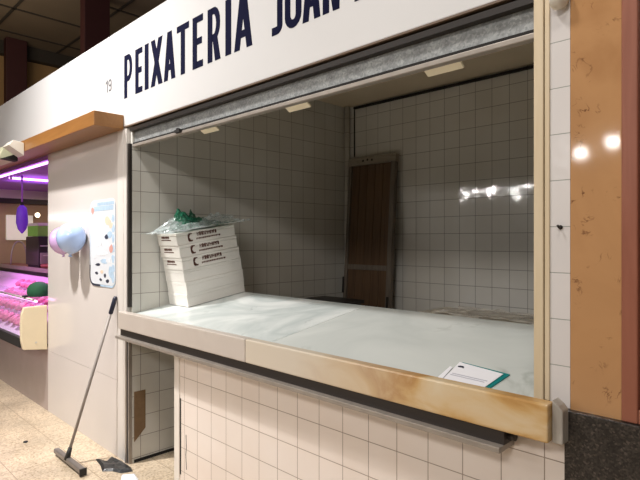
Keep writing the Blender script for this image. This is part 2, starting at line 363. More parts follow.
# neighbouring stall shell
struct('wall_neighbour', MB().box(-9.06, -8.96, Y0+.081, 4.2, 0, 2.9), 'warm_wall', 'warm cream wall inside the neighbouring butcher stall', 'wall')
struct('wall_neighbour_back', MB().box(-9.06, PX0, 4.2, 4.28, 0, 2.9), 'warm_wall', 'back wall of the neighbouring butcher stall', 'wall')
struct('ceiling_neighbour', MB().box(-8.96, PX0, Y0+.01, 4.2, 2.36, 2.40), 'violet_tint', 'neighbouring stall ceiling washed in violet light', 'ceiling')
tn = struct('trim_6', MB().box(-8.96, -8.90, Y0+.081, 4.2, 2.23, 2.36), 'white_plastic', 'pale valance along the wall of the neighbouring stall', 'trim')
MB().box(-8.961, -8.89, Y0+.081, 4.2, 2.155, 2.23).build('dark_band', 'dark_metal', tn)

# market hall beyond
struct('wall_hall', MB().box(-13.1, -13.0, -7, 7, 0, 5.9), 'hall_wall', 'ochre wall of the market hall far behind the sign', 'wall')
ch = struct('ceiling_hall', MB().box(-13.1, 4, -7, 7, 5.9, 6.0), 'hall_ceiling', 'dark panelled ceiling of the market hall', 'ceiling')
bj = MB()
for x in (-12.2, -10.9, -9.6, -8.3): bj.box(x, x+.05, -2, 7, 5.885, 5.9)
for y in (1.5, 2.9, 4.3): bj.box(-13, -6, y, y+.05, 5.885, 5.9)
bj.build('ceiling_joints', 'hall_beam', ch)
struct('trim_7', MB().box(-13.0, -12.80, -7, 7, 5.62, 5.9), 'hall_beam', 'dark beam where hall wall and ceiling meet', 'trim')
for i, (px, py, w, lb) in enumerate([(-9.3, 3.78, .44, 'nearer dark maroon column rising behind the white sign'), (-12.6, 3.42, .40, 'farther dark maroon column at the left edge behind the sign')]):
    struct('column', MB().box(px-.1, px+.1, py-w/2, py+w/2, 0, 5.9), 'maroon', lb, 'column', bevel=.01)
tag(MB().tube([(-11.0, 4.65, 5.85), (-11.0, 4.62, 5.6), (-11.05, 4.58, 5.3), (-11.0, 4.55, 5.0), (-11.0, 4.4, 4.75), (-11.0, 4.2, 4.6)], .02, 8).build('ceiling_cable', 'hall_beam'), 'thin dark cable hanging from the hall ceiling', 'cable')

# ------------------------------------------------------------------ sign
sg = thing('shop_sign', 'long white fishmonger sign board reading PEIXATERIA in navy capitals', 'sign', (-3, Y0, 2.415))
inv = Matrix.Translation((3, -Y0, -2.415))
def child(mb, name, mat, root, bevel=0., sub=0):
    """build in world coordinates under a root that is only translated"""
    o = mb.build(name, mat, root, bevel, sub); o.matrix_parent_inverse = root.matrix_basis.inverted() if False else Matrix.Translation(root.location).inverted()
    return o
child(MB().box(-9.2, .1, Y0, Y0+.05, 2.42, 3.14), 'board', 'sign', sg, .004)
child(MB().box(-3.68, .1, Y0-.001, Y0+.06, 2.412, 2.42), 'lower_edge', 'brown_edge', sg)
def sub(mb, name, mat, part, bevel=0.):
    return mb.build(name, mat, part, bevel)
def arc(cx, cz, rx, rz, a0, a1, n=9): return [(cx+rx*math.cos(math.radians(a0+(a1-a0)*i/n)), cz+rz*math.sin(math.radians(a0+(a1-a0)*i/n))) for i in range(n+1)]
def letter(mb, ch, x0, x1, z0, z1, sw, y0, y1):
    W, H = x1-x0, z1-z0; h = sw/2; sh = sw*.82; hh = sh/2
    def S(pts, w=sw, closed=False): mb.ribbon([(x0+a, z0+b) for a, b in pts], w, y0, y1, 0, closed)
    def V(x, a=0, b=None): mb.box(x0+x-h, x0+x+h, y0, y1, z0+a, z0+(H if b is None else b))
    def B(z, a, b): mb.box(x0+a, x0+b, y0, y1, z0+z-hh, z0+z+hh)
    if ch == 'I': mb.box(x0, x1, y0, y1, z0, z1)
    elif ch in 'PR':
        V(h); m = H*.44; r = (H-hh-m)/2
        S([(sw*.9, H-hh), (W-h-r*.55, H-hh)] + arc(W-h-r*.55, m+r, r*.55, r, 80, -80, 8) + [(W-h-r*.55, m), (sw*.9, m)], sh)
        if ch == 'R':
            mb.prism([(x0+W*.38, z0+m), (x0+W*.38+sw, z0+m), (x0+W, z0), (x0+W-sw*1.1, z0)], 'y', y0-.0005, y1)
    elif ch == 'E': V(h); B(H-hh, sw*.9, W); B(hh, sw*.9, W); B(H*.51, sw*.9, W*.9)
    elif ch == 'T': V(W/2, 0, H-sh); B(H-hh, 0, W)
    elif ch == 'X':
        k = sw*1.15
        mb.prism([(x0, z0), (x0+k, z0), (x1, z1), (x1-k, z1)], 'y', y0, y1)
        mb.prism([(x1-k, z0), (x1, z0), (x0+k, z1), (x0, z1)], 'y', y0+.0004, y1)
    elif ch == 'A':
        k = sw*1.02; c = (x0+x1)/2
        mb.prism([(x0, z0), (x0+k, z0), (c+k*.55, z1), (c-k*.55, z1)], 'y', y0, y1)
        mb.prism([(x1-k, z0), (x1, z0), (c+k*.55, z1), (c-k*.55, z1)], 'y', y0+.0004, y1)
        mb.box(x0+W*.22, x1-W*.22, y0+.0002, y1, z0+H*.2, z0+H*.2+sh)
    elif ch == 'N':
        V(h); V(W-h)
        mb.prism([(x0, z1), (x0+sw, z1), (x1, z0), (x1-sw, z0)], 'y', y0+.0004, y1)
    elif ch == 'O':
        r = (W-sw)/2; S(arc(W/2, H-h-r*1.1, r, r*1.1, 0, 180, 8) + arc(W/2, h+r*1.1, r, r*1.1, 180, 360, 8), sw, True)
    elif ch == 'J':
        r = (W-sw)/2; S([(W-h, H), (W-h, h+r*1.2)] + arc(W/2-h*.2, h+r*1.2, r+h*.2, r*1.2, 0, -95, 7)[1:] + [(0, hh+.004)], sw)
for word, glyphs in (('PEIXATERIA', [('P', -3.675, -3.545), ('E', -3.502, -3.398), ('I', -3.364, -3.310), ('X', -3.279, -3.121), ('A', -3.104, -2.961), ('T', -2.942, -2.801), ('E', -2.760, -2.648),
                  ('R', -2.599, -2.470), ('I', -2.423, -2.369), ('A', -2.341, -2.182)]), ('JOAN', [('J', -2.024, -1.944), ('O', -1.926, -1.808), ('A', -1.800, -1.682), ('N', -1.667, -1.564)]), ('I', [('I', -1.476, -1.426)])):
    txt = MB()
    for chx, a, b in glyphs: letter(txt, chx, a, b, 2.620, 2.928, .048 if word != 'JOAN' else .040, Y0-.0016, Y0+.002)
    child(txt, 'lettering', 'navy', sg)['label'] = 'navy lettering ' + word
num = MB(); zb, zt = 2.722, 2.815
num.box(-3.972, -3.955, Y0-.0012, Y0+.001, zb, zt); num.ribbon([(-3.992, zt-.025), (-3.965, zt-.006)], .010, Y0-.002, Y0+.001)
r = .021; num.ribbon(arc(-3.915, zt-.028, r, .022, 0, 330, 12), .012, Y0-.002, Y0+.001)
num.ribbon([(-3.894, zt-.028), (-3.895, zb+.028)] + arc(-3.915, zb+.026, .02, .020, 0, -150, 6)[1:], .012, Y0-.0022, Y0+.001)
child(num, 'number', 'grey_letter', sg)['label'] = 'small grey number 19'

# ------------------------------------------------------------------ rolled-up shutter under the sign
sh = thing('roller_shutter', 'rolled up galvanised steel shutter under the white sign', 'shutter', (-2.1, 1.76, 2.27))
child(MB().box(-3.60, -.705, Y0+.07, Y0+.22, 2.395, 2.95), 'shutter_box', 'dark_metal', sh)
child(MB().box(-3.60, -.705, Y0+.005, Y0+.075, 2.376, 2.40), 'upper_guide', 'dark_metal', sh)
child(MB().box(-3.60, -.705, Y0+.04, Y0+.055, 2.298, 2.376), 'slat', 'galv', sh)
child(MB().box(-3.60, -.705, Y0+.03, Y0+.055, 2.286, 2.298), 'gap_shade', 'dark', sh)  # solid dark strip painted in for the shaded gap above the bar
child(MB().box(-3.60, -.705, Y0+.025, Y0+.06, 2.266, 2.286), 'bottom_bar', 'rail_light', sh, .003)
lt = MB().box(-2.99, -2.93, Y0+.008, Y0+.028, 2.276, 2.294).box(-2.97, -2.95, Y0+.008, Y0+.028, 2.294, 2.302)
child(lt, 'latch', 'dark', sh)
# guide channel on the left edge
gd = thing('shutter_guide', 'steel shutter guide post at the left edge of the opening', 'guide post', (-3.64, Y0+.03, 0))
child(MB().box(-3.680, -3.632, Y0-.004, Y0+.022, .93, 2.40).box(-3.680, -3.656, Y0-.004, Y0+.022, 0, .93), 'outer_post', 'corner', gd)
child(MB().box(-3.630, -3.602, Y0+.002, Y0+.022, 1.12, 2.29), 'upper_channel', 'dark_metal', gd)
child(MB().box(-3.651, -3.628, Y0-.010, Y0+.022, 0, .93), 'lower_channel', 'steel', gd, .003)
child(MB().box(-3.656, -3.651, Y0-.006, Y0+.01, 0, .70).box(-3.628, -3.614, Y0, Y0+.02, 0, .93), 'dark_gap', 'dark', gd)
child(MB().box(-3.613, -3.602, Y0-.002, Y0+.022, 0, .93), 'inner_strip', 'rail_light', gd)

# ------------------------------------------------------------------ wooden canopy over the neighbouring stall
cn = thing('wooden_canopy', 'orange varnished wooden canopy beam projecting below the sign', 'canopy', (-6, 1.6, 2.4))
child(MB().box(-9.2, -3.682, 1.489, Y0-.001, 2.400, 2.503), 'beam', 'orange_wood', cn, .003)
lf = thing('lamp_fixture', 'pale green strip lamp on the front of the wooden canopy', 'lamp', (-6.2, 1.43, 2.38))
child(MB().prism([(1.35, 2.36), (1.47, 2.33), (1.487, 2.46), (1.40, 2.475)], 'x', -8.6, -5.50), 'housing', 'lamp_green', lf, .006)
child(MB().prism([(1.36, 2.345), (1.486, 2.33), (1.486, 2.40)], 'x', -5.499, -5.40), 'end_socket', 'dark', lf)
child(MB().prism([(1.36, 2.44), (1.487, 2.36), (1.487, 2.475), (1.40, 2.49)], 'x', -5.399, -5.22), 'bracket', 'white_plastic', lf, .004)

# ------------------------------------------------------------------ counter
SA = math.atan(.159)
def slabz(y): return .797 + .159*y
def slab(name, x0, x1, mat, label):
    ys, zs = 1.655, slabz(1.655)
    pts = [(1.655, slabz(1.655)), (2.505, slabz(2.505)), (2.515, slabz(2.515)-.02), (2.505, slabz(2.505)-.035), (1.655, slabz(1.655)-.035)]
    return tag(MB().prism(pts, 'x', x0, x1).build(name, mat, None, .004), label, 'counter slab')
slab('marble_slab', XL+.002, -2.083, 'slab', 'blue grey marble counter slab carrying the white foam boxes')
slab('marble_slab', -2.080, -.704, 'slab2', 'pale marble counter slab with the white leaflet on it')
tag(MB().box(-3.551, -2.112, 1.600, 1.652, .987, 1.105).build('marble_fascia', 'fascia_grey', None, .006), 'greyish beige marble front edge of the counter, left piece', 'counter edge')
tag(MB().box(-2.109, -.622, 1.600, 1.652, .987, 1.105).build('marble_fascia', 'fascia_honey', None, .006), 'honey coloured marble front edge of the counter with orange veins, right piece', 'counter edge')
tag(MB().prism([(-.620, .985), (-.588, .985), (-.588, 1.085), (-.600, 1.10), (-.620, 1.115)], 'y', 1.625, 1.675).build('end_block', 'end_stone', None, .004), 'rough grey stone block at the right end of the counter edge', 'stone block')
rl = thing('counter_rail', 'dark steel rail running under the marble counter edge', 'rail', (-2.1, 1.64, .93))
child(MB().box(-3.56, -.77, 1.622, 1.70, .938, .984), 'bar', 'rail_dark', rl)
child(MB().box(-3.575, -.77, 1.590, 1.70, .918, .937), 'lip', 'rail_light', rl, .002)
child(MB().tube([(-.768, 1.655, .962), (-.745, 1.655, .962)], .014, 12), 'bolt', 'rail_dark', rl)
# timber bearers that carry the back of the slab
for x, nm in ((-3.2, 'left'), (-1.0, 'right')):
    tag(MB().prism([(2.30, 0), (2.40, 0), (2.40, slabz(2.4)-.037), (2.30, slabz(2.3)-.037)], 'x', x, x+.06).build('counter_support', 'door_frame'), 'timber prop standing under the %s counter slab' % nm, 'support')

# ------------------------------------------------------------------ foam boxes (stack leans with the sloping slab)
BW, BD, BH = .268, .508, .089
def marks(mb, x, y0, z, s, axis, what):
    """brown carton print: a curl, or two lines of small irregular strokes"""
    rr = random.Random(3)
    def put(a, b, c, d):
        if axis == 'x': mb.box(x, x+.0012, y0+a*s, y0+b*s, z+c*s, z+d*s)
        else: mb.box(y0+a*s, y0+b*s, x-.0012, x, z+c*s, z+d*s)
    if what == 'curl':
        cur = []
        for k in range(11):
            t = math.radians(60+k*24); cur.append((.028+.020*math.cos(t), .034+.027*math.sin(t)))
        for k in range(10):
            (a, c), (b, d) = cur[k], cur[k+1]; w = .004+.007*math.sin(k/10*PI)
            put(min(a, b)-w/2, max(a, b)+w/2, min(c, d)-w/2, max(c, d)+w/2)
        return mb
    a = .080
    while a < .245:
        w = rr.uniform(.006, .013)
        put(a, a+w*.5, .036, .064); put(a, a+w, rr.choice((.036, .046, .054)), rr.choice((.048, .06, .065))); a += w+.002
    a = .072
    while a < .275:
        w = rr.uniform(.005, .014); put(a, a+w, .010+rr.uniform(0, .003), .023); a += w+.0035
    return mb
def foam_box(label, printed, k):
    """origin at the middle of the box base"""
    t = thing('foam_box', label, 'foam box', group='stacked white foam fish boxes')
    hb = BH*.74; x, y = BW/2, BD/2
    MB().box(-x+.001, x-.001, -y+.001, y-.001, 0, hb).build('body', 'foam', t, .004 if printed else .0015)
    MB().box(-x, x, -y, y, hb+.0004, BH-.0006).build('lid', 'foam', t, .004 if printed else .0015)
    if printed:
        marks(MB(), x-.0006, -.165, .012, 1.0, 'x', 'curl').build('front_emblem', 'print_brown', t)
        marks(MB(), x-.0006, -.165, .012, 1.0, 'x', 'text').build('front_print', 'print_brown', t)
        marks(MB(), -y+.0006, -.12, .03, .62, 'y', 'text').build('side_print', 'print_brown', t)
    return t
slope = Matrix.Rotation(SA, 4, 'X')
names = ['bottom white foam box of the stack, lying on the marble slab', 'second white foam box from the bottom of the stack, unprinted', 'third white foam box from the bottom of the stack, unprinted',
         'lowest of the three white foam boxes with brown print', 'middle one of the three white foam boxes with brown print', 'topmost white foam box with brown print, under the plastic film']
base = Vector((-3.436, 2.254, slabz(2.254)+.004))
offs = [(0, 0, 0), (.003, .002, .004), (-.003, .001, -.006), (.002, -.004, .005), (-.004, -.010, .012), (-.008, -.016, .006)]
for k in range(6):
    t = foam_box(names[k], k >= 3, k)
    dx, dy, rz = offs[k]
    t.matrix_world = Matrix.Translation(base) @ slope @ Matrix.Translation((dx, dy, k*BH)) @ Matrix.Rotation(rz, 4, 'Z')
top = Matrix.Translation(base) @ slope @ Matrix.Translation((-.008, -.016, 6*BH+.003))

def crumple(nx, ny, w, d, hgt, seed, sharp=1.):
    rr = random.Random(seed); mb = MB(); vs, fs = [], []
    pk = [(rr.uniform(-.5, .5), rr.uniform(-.5, .5), rr.uniform(.3, 1), rr.uniform(.08, .22)) for _ in range(9)]
    for i in range(nx+1):
        for j in range(ny+1):
            u, v = i/nx-.5, j/ny-.5
            e = max(0, 1-(2*math.hypot(u, v))**2.2)
            h = sum(a*math.exp(-((u-x)**2+(v-y)**2)/(s*s)) for x, y, a, s in pk)/2.
            z = max(.003, hgt*(h*.75*e**.6 + rr.uniform(0, .38)*sharp*e)); 
            rim = max(abs(u), abs(v))*2
            if rim > .8: z = max(.004, z*.6 + rr.uniform(0, .02)) 
            vs.append([u*w*(1+rr.uniform(-.09, .09)), v*d*(1+rr.uniform(-.09, .09)), z])
    m = ny+1
    for it in range(1):           # relax the folds a little
        zs = [v[2] for v in vs]
        for i in range(1, nx):
            for j in range(1, ny):
                k = i*m+j; vs[k][2] = .45*zs[k]+.55*(zs[k-1]+zs[k+1]+zs[k-m]+zs[k+m])/4
    for i in range(nx):
        for j in range(ny):
            a = i*(ny+1)+j; fs.append((a, a+1, a+ny+2, a+ny+1))
    mb.add(vs, fs); return mb
pb = thing('plastic_bag', 'crumpled bundle of green and clear plastic bags on top of the foam boxes', 'plastic bag')
pb.matrix_world = top
g1 = crumple(24, 24, .24, .27, .26, 17).build('green_film', 'green_film', pb, recalc=False); g1.location = (.0, -.09, .01); g1.rotation_euler = (0, 0, .25)
g2 = crumple(14, 24, .24, .42, .16, 31).build('green_film', 'green_film', pb, recalc=False); g2.location = (.04, .03, .005); g2.rotation_euler = (0, 0, -.1)
c1 = crumple(22, 28, .36, .72, .20, 5).build('clear_film', 'clear_film', pb, recalc=False); c1.location = (.045, 0, .002); c1.rotation_euler = (0, 0, -.06)
c2 = crumple(16, 12, .28, .20, .10, 9).build('clear_film', 'clear_film', pb, recalc=False); c2.location = (.0, -.20, .006)

# ------------------------------------------------------------------ leaflet and folder on the right slab
def on_slab(x, y, dz): return (x, y, slabz(y)+dz)
def sheet(name, pts, dz, th, mat, parent=None, bevel=0):
    mb = MB(); n = len(pts)
    mb.add([on_slab(x, y, dz) for x, y in pts]+[on_slab(x, y, dz+th) for x, y in pts], [list(range(n))[::-1], list(range(n, 2*n))]+[(i, (i+1) % n, n+(i+1) % n, n+i) for i in range(n)])
    return mb.build(name, mat, parent)
tag(sheet('folder', [(-1.035, 1.712), (-.878, 1.710), (-.870, 1.882), (-1.083, 1.914)], .001, .004, 'teal'), 'teal card folder lying under the white leaflet', 'folder')
lfl = thing('leaflet', 'white printed leaflet lying on the marble counter at the right', 'leaflet')
pg = sheet('page', [(-1.052, 1.695), (-.893, 1.695), (-.889, 1.868), (-1.090, 1.903)], .0065, .0015, 'paper', lfl)
sheet('cover', [(-1.088, 1.735), (-1.058, 1.700), (-1.090, 1.85), (-1.105, 1.855)], .003, .0015, 'paper', lfl)
sheet('emblem', [(x+.012, y-.008) for x, y in [(-1.086, 1.868), (-1.078, 1.876), (-1.066, 1.876), (-1.058, 1.868), (-1.054, 1.857), (-1.066, 1.861), (-1.078, 1.859)]], .0085, .0006, 'p_dark', pg)
for k, (a, b) in enumerate([(1.790, -.908), (1.776, -.912)]):
    sheet('text_line', [(-1.055, a), (b, a-.008), (b, a-.014), (-1.055, a-.006)], .0085, .0005, 'print_grey', pg)

# ------------------------------------------------------------------ lamps tucked behind the lintel
def flood():
    t = thing('lintel_lamp', 'x', 'lamp', group='cream square lamps behind the shutter')
    R = Matrix.Rotation(math.radians(-32), 4, 'X')
    MB().box(-.088, .088, -.04, .04, -.006, .006, 0, R).build('face', 'flood', t, .003)
    MB().box(-.05, .05, -.03, .03, .008, .022, 0, R).build('housing', 'white_plastic', t, .004)
    MB().tube([(0, 0, .02), (0, -.05, .075)], .007, 8).build('arm', 'dark_metal', t)
    return t
f0 = None
for x, lb in ((-2.985, 'leftmost of the three cream lamps below the shutter, in front of the left tiled wall'), (-2.121, 'middle one of the three cream lamps below the shutter'), (-1.205, 'rightmost of the three cream lamps below the shutter, nearest the wooden frame')):
    t = f0 = flood() if f0 is None else dup(f0)
    t.location = (x, 1.955, 2.345); t['label'] = lb

# ------------------------------------------------------------------ old door leaning in the corner
dr = thing('wooden_door', 'old brown plank door leaning in the back left corner', 'door', (-3.2, 3.80, 0))
dr.rotation_euler = (math.radians(-4.0), 0, math.radians(0))
DW, DH = .285, 2.41
for s, nm in ((-1, 'stile'), (1, 'stile')):
    MB().box(s*DW-(.05 if s > 0 else 0), s*DW+(0 if s > 0 else .035), -.03, .02, 0, DH-.075).build(nm, 'door_frame', dr, .004)
MB().box(-DW-.01, DW+.005, -.034, .022, DH-.074, DH).build('top_rail', 'door_rail', dr, .004)
MB().box(-DW+.036, DW-.051, -.026, .018, 1.315, 1.365).build('cross_rail', 'door_frame', dr, .003)
n = 5; pw = (2*DW-.087)/n
for k in range(n):
    a = -DW+.036+k*pw
    MB().box(a+.002, a+pw-.002, -.014, .010, .05, DH-.076).build('plank', 'door_wood', dr, .003)
for k in range(3): MB().tube([(-.10+.055*k, -.036, DH-.036+.006*(k % 2)), (-.10+.055*k, -.030, DH-.036+.006*(k % 2))], .012, 10).build('bolt', 'dark', dr)
MB().box(-DW-.006, -DW+.010, -.045, -.031, 1.08, 1.24).build('hinge', 'dark', dr, .003)
MB().box(DW-.028, DW-.008, -.045, -.031, .95, 1.08).build('latch', 'dark', dr, .003)
tag(MB().tube([(-3.49, YB-.007, 2.44), (-3.49, YB-.007, ZC-.036)], .007, 8).build('corner_cable', 'dark_metal'), 'dark cable running down the back wall above the old door', 'cable')
tag(MB().tube([(XL+.034, YB-.034, 0), (XL+.034, YB-.034, ZC)], .03, 14).build('corner_pipe', 'tile_left'), 'pale vertical pipe in the back left corner', 'pipe')
dc = thing('dark_cabinet', 'low dark cabinet beside the old door, showing above the counter', 'cabinet', (-3.28, 3.45, 0))
child(MB().box(-3.52, -3.06, 3.32, 3.62, .06, 1.03), 'carcass', 'oven', dc, .005)
child(MB().box(-3.54, -3.04, 3.30, 3.64, 1.031, 1.062), 'top', 'dark_metal', dc, .004)
child(MB().box(-3.51, -3.07, 3.30, 3.319, .08, 1.02), 'door', 'oven', dc, .004)
child(MB().box(-3.50, -3.08, 3.34, 3.60, 0, .059), 'plinth', 'dark', dc)

# table behind the right end of the counter with film on it
tb = thing('work_table', 'narrow table behind the right end of the counter', 'table', (-1.2, 2.75, 0))
child(MB().box(-1.78, -.71, 2.535, 2.93, 1.150, 1.176), 'tabletop', 'white_plastic', tb, .004)
child(MB().box(-1.40, -.71, 2.527, 2.534, 1.150, 1.186), 'front_edge', 'cream_wood', tb)
for x in (-1.75, -.76):
    for y in (2.56, 2.89): child(MB().box(x-.02, x+.02, y-.02, y+.02, 0, 1.149), 'leg', 'steel', tb)
ft = tag(crumple(22, 12, .86, .34, .045, 21).build('plastic_sheet', 'table_film', recalc=False), 'glossy clear plastic film lying on the table behind the counter', 'plastic film')
ft.location = (-1.21, 2.735, 1.178)

# ------------------------------------------------------------------ squeegee
sq = thing('floor_squeegee', 'long handled floor squeegee leaning on the white partition', 'squeegee', (-3.9, 1.40, 0))
a, b = Vector((-3.905, 1.398, .075)), Vector((-3.785, 1.688, 1.185)); d = b-a
child(MB().tube([a, a+d*.90], .0105, 12), 'pole', 'pole', sq)
child(MB().tube([a+d*.885, a+d*.89, a+d*.985, b], [.012, .016, .0165, .010], 12), 'grip', 'grip', sq)
child(MB().tube([a-d*.035, a+d*.04], [.020, .014], 12), 'socket', 'rubber', sq)
hd = child(MB().box(-4.15, -3.64, 1.378, 1.418, .016, .052), 'head', 'sq_head', sq, .008)
sub(MB().box(-4.145, -3.645, 1.392, 1.404, 0, .018), 'rubber_blade', 'rubber', hd)
sub(MB().box(-3.645, -3.632, 1.374, 1.422, .004, .054), 'end_cap', 'rubber', hd, .003)

# ------------------------------------------------------------------ scraps on the floor
def scrap(name, pts, h, mat, label, cat, seed):
    rr = random.Random(seed); cx = sum(p[0] for p in pts)/len(pts); cy = sum(p[1] for p in pts)/len(pts)
    n = len(pts); vs = [(x, y, .001) for x, y in pts]+[(cx+(x-cx)*.8, cy+(y-cy)*.8, h*rr.uniform(.5, 1)) for x, y in pts]+[(cx+(x-cx)*.4, cy+(y-cy)*.4, h*rr.uniform(.2, .8)) for x, y in pts]+[(cx, cy, h*.6)]
    fs = [list(range(n))[::-1]]
    for i in range(n):
        j = (i+1) % n; fs += [(i, j, n+j, n+i), (n+i, n+j, 2*n+j, 2*n+i), (2*n+i, 2*n+j, 3*n)]
    return tag(MB().add(vs, fs).build(name, mat), label, cat)
scrap('rubber_scrap', [(-3.86, 1.57), (-3.76, 1.60), (-3.82, 1.67), (-3.70, 1.692), (-3.62, 1.69), (-3.54, 1.69), (-3.47, 1.67), (-3.50, 1.60), (-3.57, 1.57), (-3.62, 1.52), (-3.72, 1.55)], .02, 'scrap', 'torn black plastic scrap on the floor at the foot of the guide post', 'scrap', 4)
scrap('paper_scrap', [(-3.47, 1.59), (-3.42, 1.66), (-3.33, 1.64), (-3.28, 1.56), (-3.36, 1.53)], .012, 'paper', 'white paper scrap on the floor beside the black plastic', 'paper', 6)
scrap('dirt_lump', [(-4.60, 1.32), (-4.57, 1.33), (-4.55, 1.31), (-4.58, 1.295)], .012, 'scrap', 'small dark lump lying alone on the terrazzo left of the squeegee', 'dirt', 8)

# ------------------------------------------------------------------ poster
PL, PR, PB, PT = -4.285, -3.815, 1.240, 1.912
po = thing('poster', 'washed out blue and white poster with rounded corners on the partition', 'poster', (-4.05, Y0, 1.24))
def rrect(x0, x1, z0, z1, r, n=5):
    return arc(x1-r, z0+r, r, r, -90, 0, n)+arc(x1-r, z1-r, r, r, 0, 90, n)+arc(x0+r, z1-r, r, r, 90, 180, n)+arc(x0+r, z0+r, r, r, 180, 270, n)
child(MB().prism(rrect(PL, PR, PB, PT, .07), 'y', Y0-.004, Y0), 'border', 'p_blue', po)
child(MB().ribbon([(PL+.008, PB+.16)]+arc(PL+.078, PB+.078, .07, .07, 180, 270, 6)+[(PL+.20, PB+.008)], .016, Y0-.006, Y0-.0035), 'dark_corner', 'p_dark', po)
child(MB().prism(rrect(PL+.012, PR+.001, PB+.016, PT+.001, .062), 'y', Y0-.0052, Y0-.0035), 'sheet', 'p_paper', po)
pr = MB(); yy = Y0-.0062; rr = random.Random(12)
def blob(cx, cz, rx, rz, mi):
    pts = [(cx+rx*math.cos(2*PI*k/9)*rr.uniform(.7, 1.15), cz+rz*math.sin(2*PI*k/9)*rr.uniform(.7, 1.15)) for k in range(9)]
    pr.prism(pts, 'y', yy-.0003*len(pr.f)/200, Y0-.005, mi)
W = PR-PL
pr.box(PL+.09, PR-.03, yy, Y0-.005, PT-.085, PT-.05, 0); pr.box(PL+.15, PR-.02, yy, Y0-.005, PT-.045, PT-.02, 0)
blob(PL+.06, PT-.08, .03, .03, 1)
for k in range(7): blob(PL+W*.93, PT-.15-k*.075, .028, .034, 0)
for u, v, rx, rz, mi in [(.72, .25, .055, .035, 2), (.85, .30, .04, .025, 2), (.80, .40, .05, .03, 0), (.68, .43, .035, .02, 3), (.86, .56, .035, .035, 1), (.25, .30, .06, .04, 4), (.45, .36, .08, .03, 4), (.35, .50, .09, .03, 4),
                         (.5, .62, .10, .025, 4), (.6, .71, .07, .02, 0), (.75, .70, .05, .02, 4), (.85, .82, .05, .05, 0), (.35, .75, .05, .012, 3), (.5, .83, .03, .015, 2), (.3, .85, .03, .012, 3), (.62, .87, .02, .02, 3), (.45, .92, .025, .012, 3), (.72, .93, .03, .015, 3), (.2, .62, .03, .05, 4)]:
    blob(PL+u*W, PT-v*(PT-PB), rx, rz, mi)
child(pr, 'print', ['p_blue', 'p_red', 'p_orange', 'p_dark', 'p_pale'], po)

# ------------------------------------------------------------------ balloons on the partition
def balloon(loc, r, mat, label, lean):
    t = thing('balloon', label, 'balloon', loc, (0, lean, 0), 'party balloons on the partition')
    prof = [(.001, r*1.02)]
    for k in range(1, 13):
        a = PI/2 - k*(PI*.86)/12
        prof.append((r*math.cos(a), r*1.02*math.sin(a) if a > 0 else r*1.22*math.sin(a)))
    prof += [(r*.10, -r*1.26), (r*.06, -r*1.32)]
    MB().lathe(prof).build('skin', mat, t)
    MB().lathe([(r*.05, -r*1.31), (r*.09, -r*1.36), (r*.15, -r*1.44), (.002, -r*1.40)], seg=12).build('knot', mat, t)
    return t
balloon((-4.385, Y0-.111, 1.625), .111, 'balloon_blue', 'shiny pale blue balloon on the partition, in front of the lilac one', .15)
balloon((-4.608, Y0-.102, 1.605), .102, 'balloon_pink', 'lilac balloon half hidden behind the pale blue one', -.2)

# ------------------------------------------------------------------ small fittings on the right
wb = thing('wall_bell', 'grey white rounded fitting high on the tile strip', 'wall fitting', (-.618, Y0, 2.345), (PI/2, 0, 0))
MB().lathe([(.022, 0), (.024, .012), (.024, .02)], seg=20).build('base', 'white_plastic', wb)
MB().lathe([(.001, .058), (.014, .055), (.024, .044), (.029, .024), (.030, .0205), (.001, .0203)], seg=24).build('dome', 'white_plastic', wb)
tag(MB().tube([(-.622, Y0+.001, 1.640), (-.622, Y0-.018, 1.640), (-.624, Y0-.022, 1.646)], .0035, 8).lathe([(.001, 0), (.007, .001), (.007, .003), (.001, .004)], (-.622, Y0-.0005, 1.640), 12, 0, Matrix.Rotation(PI/2, 4, 'X')).build('wall_hook', 'dark_metal'), 'small dark hook in the tile strip beside the marble pilaster', 'hook')

# ------------------------------------------------------------------ neighbouring butcher stall
cs = thing('meat_display', 'glass fronted meat display glowing pink at the left edge', 'display case', (-6.5, 1.7, .6))
end = [(1.495, .60), (1.478, .68), (1.474, .80), (1.480, .92), (1.50, .985), (1.699, .990), (1.699, .575)]
child(MB().prism(end, 'x', -5.315, -5.27), 'end_panel', 'cream_metal', cs, .006)
child(MB().tube([(-5.272, 1.60, .655), (-5.266, 1.60, .655)], .010, 12), 'screw', 'white_plastic', cs)
child(MB().box(-8.9, -5.316, 1.474, 1.52, .615, .705), 'bottom_rail', 'dark', cs, .006)
child(MB().prism([(1.52, .62), (2.10, .62), (2.10, 1.08), (1.52, .70)], 'x', -8.9, -5.318), 'tray', 'tray_tinted', cs)
child(MB().prism([(2.102, .62), (2.14, .62), (2.14, 1.16), (2.102, 1.16)], 'x', -8.9, -5.318), 'back_ledge', 'tray_tinted', cs)
gl = [(1.482, .706), (1.478, .85), (1.490, .97), (1.53, 1.02), (1.59, 1.045)]
g = MB()
g.add([(x, y, z) for x in (-8.9, -5.32) for y, z in gl], [(i, i+1, 6+i, 5+i) for i in range(4)], 0, True)
child(g, 'front_glass', 'glass', cs)
child(MB().tube([(-8.9, 1.592, 1.042), (-5.32, 1.592, 1.042)], .012, 8), 'glass_rail', 'steel', cs)
child(MB().tube([(-8.85, 1.625, 1.025), (-5.34, 1.625, 1.025)], .011, 8), 'light_tube', 'pink_led', cs)
child(MB().box(-8.9, -5.32, 1.60, 1.80, 1.046, 1.052), 'glass_top', 'glass', cs)
mbase = []
